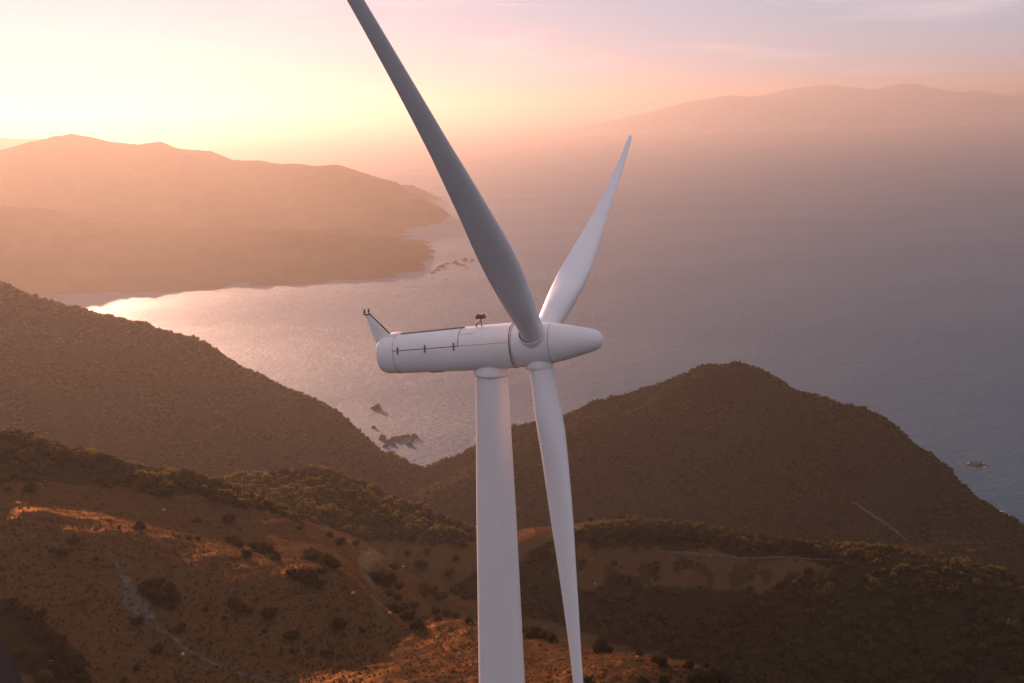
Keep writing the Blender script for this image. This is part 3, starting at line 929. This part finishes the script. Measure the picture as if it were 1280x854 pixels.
# thickets along the crests: single crowns one can pick out on the skyline
def thicket(line, rows, step, wmin, wmax, lab, grp):
    xs = [p[0] for p in line]; x = xs[0]
    while x < xs[-1]:
        for k in range(rows):
            px = x + random.uniform(-4, 4); py = float(np.interp(px, xs, [p[1] for p in line])) + k * 6.5 + random.uniform(-2.0, 2.5)
            shrub_px(px, py, random.uniform(wmin, wmax), lab, grp)
        x += step
RIDGE = [(702,671),(740,667),(800,668),(830,666),(900,672),(980,682),(1060,692)]
def cut(line, a, b):
    xs = [p[0] for p in line]; ys = [p[1] for p in line]
    return [(a, float(np.interp(a, xs, ys)))] + [p for p in line if a < p[0] < b] + [(b, float(np.interp(b, xs, ys)))]
for a_, b_, w1_, w2_, lab in [
    (702,738,9,14,'small shrub on the saddle crest just right of the lowest blade'),
    (738,772,11,16,'rounded shrub on the saddle crest above the bare grassy hump'),
    (772,822,13,20,'large rounded shrub crowning the highest point of the saddle ridge'),
    (822,880,13,20,'dark shrub on the saddle crest above the left end of the pale track'),
    (880,940,12,18,'dark shrub on the saddle crest above the middle of the pale track'),
    (940,1000,11,17,'dark shrub on the saddle crest above the right half of the pale track'),
    (1000,1062,10,15,'shrub at the right tail of the saddle thicket near the track end')]:
    thicket(cut(RIDGE, a_, b_), 2, 9.0, w1_, w2_, lab, lab.split('shrub ')[1])
FRONT = [(2,548),(60,562),(130,582),(200,597),(262,608)]
for a_, b_, lab in [
    (2,50,'shrub at the left picture edge on top of the front scrub ridge'),
    (50,100,'shrub on the front scrub ridge above the broad dark shrub'),
    (100,150,'shrub on the front scrub ridge where its skyline starts to sink'),
    (150,205,'shrub on the front scrub ridge above the shaded swale'),
    (205,262,'shrub at the low right end of the front scrub ridge before the knoll')]:
    thicket(cut(FRONT, a_, b_), 2, 9.0, 10, 18, lab, lab[9:])
KNOLL = [(312,604),(345,595),(375,592),(420,598),(470,618),(520,638),(560,657),(592,670)]
for a_, b_, lab in [
    (312,350,'shrub on the left shoulder of the bush covered knoll'),
    (350,400,'shrub on the rounded top of the bush covered knoll'),
    (400,470,'shrub on the upper right flank of the bush covered knoll skyline'),
    (470,535,'shrub on the lower right flank of the bush covered knoll skyline'),
    (535,592,'shrub where the knoll skyline runs down to the tower')]:
    thicket(cut(KNOLL, a_, b_), 1, 9.5, 9, 15, lab, lab[9:])
thicket([(455,672),(520,676),(590,683)], 1, 9.0, 8, 13,
        'shrub in the hedge like row above the lit saddle grass', 'row above the saddle grass')

# ------------------------------------------------------------------ scrub cover (uncountable): points that carry bushes
def instancer(name, label, pts, scl, rot, idx, meshes, mat_kind=None):
    src = bpy.data.collections.new(name + '_kinds')
    for k, me in enumerate(meshes):
        o = bpy.data.objects.new('%s_kind_%02d' % (name, k), me); src.objects.link(o)
    me = bpy.data.meshes.new(name); me.vertices.add(len(pts))
    me.vertices.foreach_set('co', pts.astype(np.float32).ravel())
    for nm, typ, arr in (('scl', 'FLOAT_VECTOR', scl), ('rot', 'FLOAT_VECTOR', rot), ('idx', 'INT', idx)):
        at_ = me.attributes.new(nm, typ, 'POINT')
        at_.data.foreach_set('vector' if typ == 'FLOAT_VECTOR' else 'value', np.ascontiguousarray(arr.astype(np.float32 if typ != 'INT' else np.int32)).ravel())
    o = link(name, me)
    g = bpy.data.node_groups.new(name + '_nodes', 'GeometryNodeTree')
    g.interface.new_socket('Geometry', in_out='INPUT', socket_type='NodeSocketGeometry')
    g.interface.new_socket('Geometry', in_out='OUTPUT', socket_type='NodeSocketGeometry')
    N = g.nodes; gi = N.new('NodeGroupInput'); go = N.new('NodeGroupOutput')
    ci = N.new('GeometryNodeCollectionInfo'); ci.inputs[0].default_value = src
    ci.inputs['Separate Children'].default_value = True; ci.inputs['Reset Children'].default_value = True
    ip = N.new('GeometryNodeInstanceOnPoints'); ip.inputs['Pick Instance'].default_value = True
    def na(nm, typ):
        q = N.new('GeometryNodeInputNamedAttribute'); q.data_type = typ; q.inputs['Name'].default_value = nm; return q.outputs['Attribute']
    L = g.links
    L.new(gi.outputs[0], ip.inputs['Points']); L.new(ci.outputs[0], ip.inputs['Instance'])
    L.new(na('idx', 'INT'), ip.inputs['Instance Index']); L.new(na('scl', 'FLOAT_VECTOR'), ip.inputs['Scale'])
    e2r = N.new('FunctionNodeEulerToRotation'); L.new(na('rot', 'FLOAT_VECTOR'), e2r.inputs[0]); L.new(e2r.outputs[0], ip.inputs['Rotation'])
    L.new(ip.outputs[0], go.inputs[0])
    md = o.modifiers.new('scatter', 'NODES'); md.node_group = g
    tag(o, label, kind='stuff')
    return o

def polar_samples(n, r0, r1, az0=-29.5, az1=29.5):
    a_ = R(az0) + rng.random(n) * R(az1 - az0)
    r_ = np.sqrt(r0 * r0 + rng.random(n) * (r1 * r1 - r0 * r0))
    return r_ * np.sin(a_), r_ * np.cos(a_)

def build_scrub():
    X, Y, Zs, S = [], [], [], []
    for r0, r1, sp, smin, smax in ((185, 460, 2.1, 1.3, 5.2), (460, 1010, 2.9, 2.0, 5.0)):
        area = R(59) / 2 * (r1 * r1 - r0 * r0); n = int(area / sp ** 2)
        x, y = polar_samples(n, r0, r1); z = ground_z(x, y)
        px, py = project(x, y, z)
        keep = (z > 1.0) & (px > -60) & (px < 1340) & (py < 930) & (rng.random(n) < scrub_density(x, y, z))
        patch = fbm(x / 26 + 3, y / 26 + 7, 3) + 0.5 * fbm(x / 75, y / 75 + 4, 2)
        for tx, ty, tw in TRACKS:
            for q in range(0, len(tx), 2):
                keep &= (x - tx[q]) ** 2 + (y - ty[q]) ** 2 > (tw[q] * 0.5 + 1.3) ** 2
        keep &= rng.random(n) < np.clip(0.85 + 1.3 * patch, 0.12, 1)
        s = (smin + (smax - smin) * rng.random(n) ** 2.2) * np.clip(1 + 0.5 * patch, 0.6, 1.4)
        # coarse bush stands taller in the damp folds, wind-clipped on the exposed right hill
        s *= np.where((np.hypot(x, y) > 600) & (x > -60), 0.78, 1.0)
        X.append(x[keep]); Y.append(y[keep]); Zs.append(z[keep]); S.append(s[keep])
    x, y, z, s = map(np.concatenate, (X, Y, Zs, S))
    n = len(x)
    scl = np.stack([s, s, s * (0.75 + 0.4 * rng.random(n))], -1)
    rot = np.stack([0.1 * rng.standard_normal(n), 0.1 * rng.standard_normal(n), rng.random(n) * 6.28], -1)
    instancer('scrub', 'dense dark scrub covering the hillsides', np.stack([x, y, z - 0.06 * s], -1), scl, rot, rng.integers(0, len(SCRUB), n), SCRUB)
    print('scrub', n)
build_scrub()

# ------------------------------------------------------------------ dry grass tussocks on the open slopes
def tuft_mesh(seed):
    rg = np.random.default_rng(seed); V, Fc = [], []
    for k in range(26):
        a_ = rg.random() * 6.283; r0 = 0.22 * math.sqrt(rg.random()); x, y = r0 * math.cos(a_), r0 * math.sin(a_)
        ln = 0.30 + 0.35 * rg.random(); lean = 0.25 + 0.3 * rg.random()
        tx, ty = x + ln * lean * math.cos(a_) + 0.16, y + ln * lean * math.sin(a_) - 0.05
        w = 0.035 + 0.03 * rg.random(); cx_, cy_ = -math.sin(a_) * w, math.cos(a_) * w
        b = len(V)
        V += [(x - cx_, y - cy_, -0.05), (x + cx_, y + cy_, -0.05), ((x + tx) / 2 + cx_ * .8, (y + ty) / 2 + cy_ * .8, ln * .7), ((x + tx) / 2 - cx_ * .8, (y + ty) / 2 - cy_ * .8, ln * .7), (tx, ty, ln)]
        Fc += [(b, b + 1, b + 2, b + 3), (b + 3, b + 2, b + 4)]
    me = mesh_np('tussock', V, Fc, smooth=False); me.materials.append(M_GRASS); return me
def build_grass():
    X, Y, Zs, S = [], [], [], []
    for r0, r1, sp in ((165, 250, 0.95), (250, 345, 1.5)):
        n = int(R(59) / 2 * (r1 * r1 - r0 * r0) / sp ** 2)
        x, y = polar_samples(n, r0, r1); z = ground_z(x, y); px, py = project(x, y, z)
        cl = fbm(x / 3.2 + 60, y / 4.4, 3) + 0.6 * fbm(x / 17, y / 17, 2)
        keep = (px > -20) & (px < 1300) & (py < 880) & (rng.random(n) > scrub_density(x, y, z)) & (rng.random(n) < np.clip(0.6 + 1.0 * cl, 0.1, 1))
        X.append(x[keep]); Y.append(y[keep]); Zs.append(z[keep]); S.append((0.4 + 0.45 * rng.random(n) ** 2)[keep])
    x, y, z, s = map(np.concatenate, (X, Y, Zs, S)); n = len(x)
    scl = np.stack([s * 1.25, s * 1.25, s], -1)
    rot = np.stack([0.12 * rng.standard_normal(n), 0.12 * rng.standard_normal(n), 0.7 * rng.standard_normal(n) + 5.6], -1)
    instancer('grass', 'dry tawny tussock grass on the open slopes', np.stack([x, y, z], -1), scl, rot, rng.integers(0, 4, n), [tuft_mesh(40 + k) for k in range(4)])
    print('tufts', n)
build_grass()

# ------------------------------------------------------------------ rocks in the sea, pale stones on the slopes
def rock_mesh(name, seed, mat, sub=4, amp=0.38, flat=0.6):
    bm = bmesh.new(); bmesh.ops.create_icosphere(bm, subdivisions=sub, radius=1.0)
    co = np.array([v.co[:] for v in bm.verts])
    n = fbm(co[:, 0] * 1.3 + seed * 7.1, co[:, 1] * 1.3 + co[:, 2] * 0.9, 4) + 0.6 * np.abs(fbm(co[:, 2] * 2 + seed, co[:, 0] * 2 - co[:, 1], 3))
    q = co * (1 + amp * 1.6 * n[:, None]); q[:, 2] = np.where(q[:, 2] > 0, q[:, 2] ** 1.15 if False else q[:, 2], q[:, 2] * .6) * flat
    for v, c in zip(bm.verts, q): v.co = c
    me = bpy.data.meshes.new(name); bm.to_mesh(me); bm.free(); me.materials.append(mat)
    return me
ROCKS = [rock_mesh('sea_rock', k, M_SEAROCK, 4, 0.42, 0.55 + 0.12 * (k % 3)) for k in range(7)]
def sea_rock(px, py, w, h, label, group=None):
    p = at_sea(px, py); D = math.hypot(math.hypot(p[0], p[1]), CAM_H)
    s = w * D / F / 2.6; hz = 0.62 * h * D / F
    o = bpy.data.objects.new('sea_rock', random.choice(ROCKS)); COLL.objects.link(o)
    o.location = (p[0], p[1], -0.06 * hz); o.scale = (s, s * random.uniform(.7, 1.1), hz / 0.75); o.rotation_euler = (0, 0, random.uniform(-.5, .5))
    tag(o, label, 'rock', group)
    # broken water round the foot
    foam_ring(p, s, random.random() * 50)

def foam_ring(p, s, sd):
    """broken arcs of surf round a rock"""
    n = 48; run = []
    for k in range(n + 1):
        t = 2 * math.pi * k / n
        g1 = float(fbm(np.array([math.cos(t) * 2.2 + sd]), np.array([math.sin(t) * 2.2]), 3)[0])
        if g1 > 0.06 and k < n:
            run += [(p[0] + s * q * math.cos(t), p[1] + s * q * 0.95 * math.sin(t), 0.12) for q in (0.95, 1.12 + 0.5 * g1)]
        else:
            if len(run) >= 6: FO_V.append(run)
            run = []
FO_V = []
for a_ in [
    (471,511,14,7,'oval rock islet alone in the sea near the left hill'),
    (467,535,6,4,'small single rock between the oval islet and the rock cluster'),
    (643,537,11,12,'tall sea rock just right of the tower at the hill foot'),
    (1221,581,22,3,'low brown reef awash off the dark right hill'),
    (1231,629,8,5,'round rock close under the right hill shore'),
    (1229,635,9,3,'flat rock touching the right hill shore'),
]: sea_rock(*a_)
for a_ in [(478,549,11,10),(486,553,12,7),(497,549,20,8),(508,547,13,8),(518,546,8,6),(511,556,10,6),(482,558,9,4),(492,556,7,4),(500,555,4,2),(516,551,5,3),(489,566,10,5),(497,571,9,3),(503,574,8,3)]:
    sea_rock(*a_, 'brown rock in the cluster off the valley mouth', 'rock cluster off the valley mouth')
for a_ in [(1262,655,9,5),(1271,660,8,4),(1278,657,8,5),(1254,650,6,3),(1283,668,12,7),(1266,663,5,3)]:
    sea_rock(*a_, 'dark rock in the surf at the foot of the right hill', 'rocks in the surf at the right')
for a_ in [(552,334,12,4),(559,330,8,2.5),(569,329,9,4),(573,331,7,3),(581,326,7,7),(590,326,6,4.5),(579,332,7,3),(584,336,6,1.5),(540,341,8,3),(546,338,9,3),(540,349,5,1),(557,350,8,1.2)]:
    sea_rock(*a_, 'hazy rock off the point of the inner headland', 'rocks off the inner headland')
def build_foam():
    V, Fc = [], []
    for ring in FO_V:
        b = len(V); n = len(ring) // 2; V += ring
        for k in range(n - 1):
            Fc.append((b + 2 * k, b + 2 * k + 1, b + 2 * k + 3, b + 2 * k + 2))
    rg = random.Random(3)
    # scattered flecks of surf along the right hill shore
    for _ in range(90):
        px = rg.uniform(1225, 1284); py = np.interp(px, [1225, 1284], [634, 668]) + rg.uniform(-9, 4)
        p = at_sea(px, py); s = rg.uniform(0.5, 2.6); b = len(V); n = 9
        V += [(p[0] + s * (0.6 + .7 * rg.random()) * math.cos(6.283 * k / n) * 1.5, p[1] + s * (0.6 + .7 * rg.random()) * math.sin(6.283 * k / n), 0.13) for k in range(n)]
        Fc.append(tuple(range(b, b + n)))
    o = link('sea_foam', mesh_np('sea_foam', V, Fc, False), M_FOAM)
    tag(o, 'white foam of broken water round the shore rocks', kind='stuff')
build_foam()
STONES = [rock_mesh('pale_stone', 30 + k, M_PALE, 2, 0.3, 0.75) for k in range(3)]
for px, py, w, lab in [(797,822,4.5,'pale stone on the sunlit crest of the knoll'),(57,601,3,'pale stone among the scrub above the sunny strip'),
    (205,638,4,'pale stone in the shaded swale above the sunny strip'),(441,742,4.5,'pale stone on the shaded side of the spur'),
    (487,767,4.5,'pale stone beside the grass track'),(504,709,3.5,'pale stone in the bowl by the lone round shrub'),
    (588,779,3.5,'pale stone at the left edge of the tower'),(744,731,3,'pale stone in the dark gully scrub right of the blade'),
    (228,819,5.5,'pale stone beside the farm track'),(65,826,5,'pale stone in the bottom left scrub'),(896,841,5,'pale stone among shrubs at the right end of the knoll')]:
    p = trace(px, py); D = math.sqrt(p[0] ** 2 + p[1] ** 2 + (CAM_H - p[2]) ** 2); s = w * D / F / 2
    put('pale_stone', random.choice(STONES), (p[0], p[1], p[2] + 0.3 * s), s, random.uniform(0, 6), lab, 'stone', None)

# ------------------------------------------------------------------ haze over the strait
def build_haze():
    bm = bmesh.new(); bmesh.ops.create_cube(bm, size=1.0)
    me = bpy.data.meshes.new('haze'); bm.to_mesh(me); bm.free()
    o = link('haze', me)
    o.scale = (78000, 78000, HAZE_TOP + 42.0); o.location = (0, 0, (HAZE_TOP - 42.0) / 2)
    m = bpy.data.materials.new('haze_air'); m.use_nodes = True
    n = m.node_tree.nodes; n.clear()
    out = n.new('ShaderNodeOutputMaterial'); v = n.new('ShaderNodeVolumePrincipled')
    v.inputs['Color'].default_value = (0.68, 0.56, 0.485, 1)
    v.inputs['Density'].default_value = HAZE_DENSITY
    v.inputs['Anisotropy'].default_value = 0.60
    m.node_tree.links.new(v.outputs[0], out.inputs['Volume'])
    me.materials.append(m)
    tag(o, 'warm evening haze over the sea and hills', kind='stuff')
HAZE_TOP, HAZE_DENSITY = 600.0, 1.25e-4
build_haze()
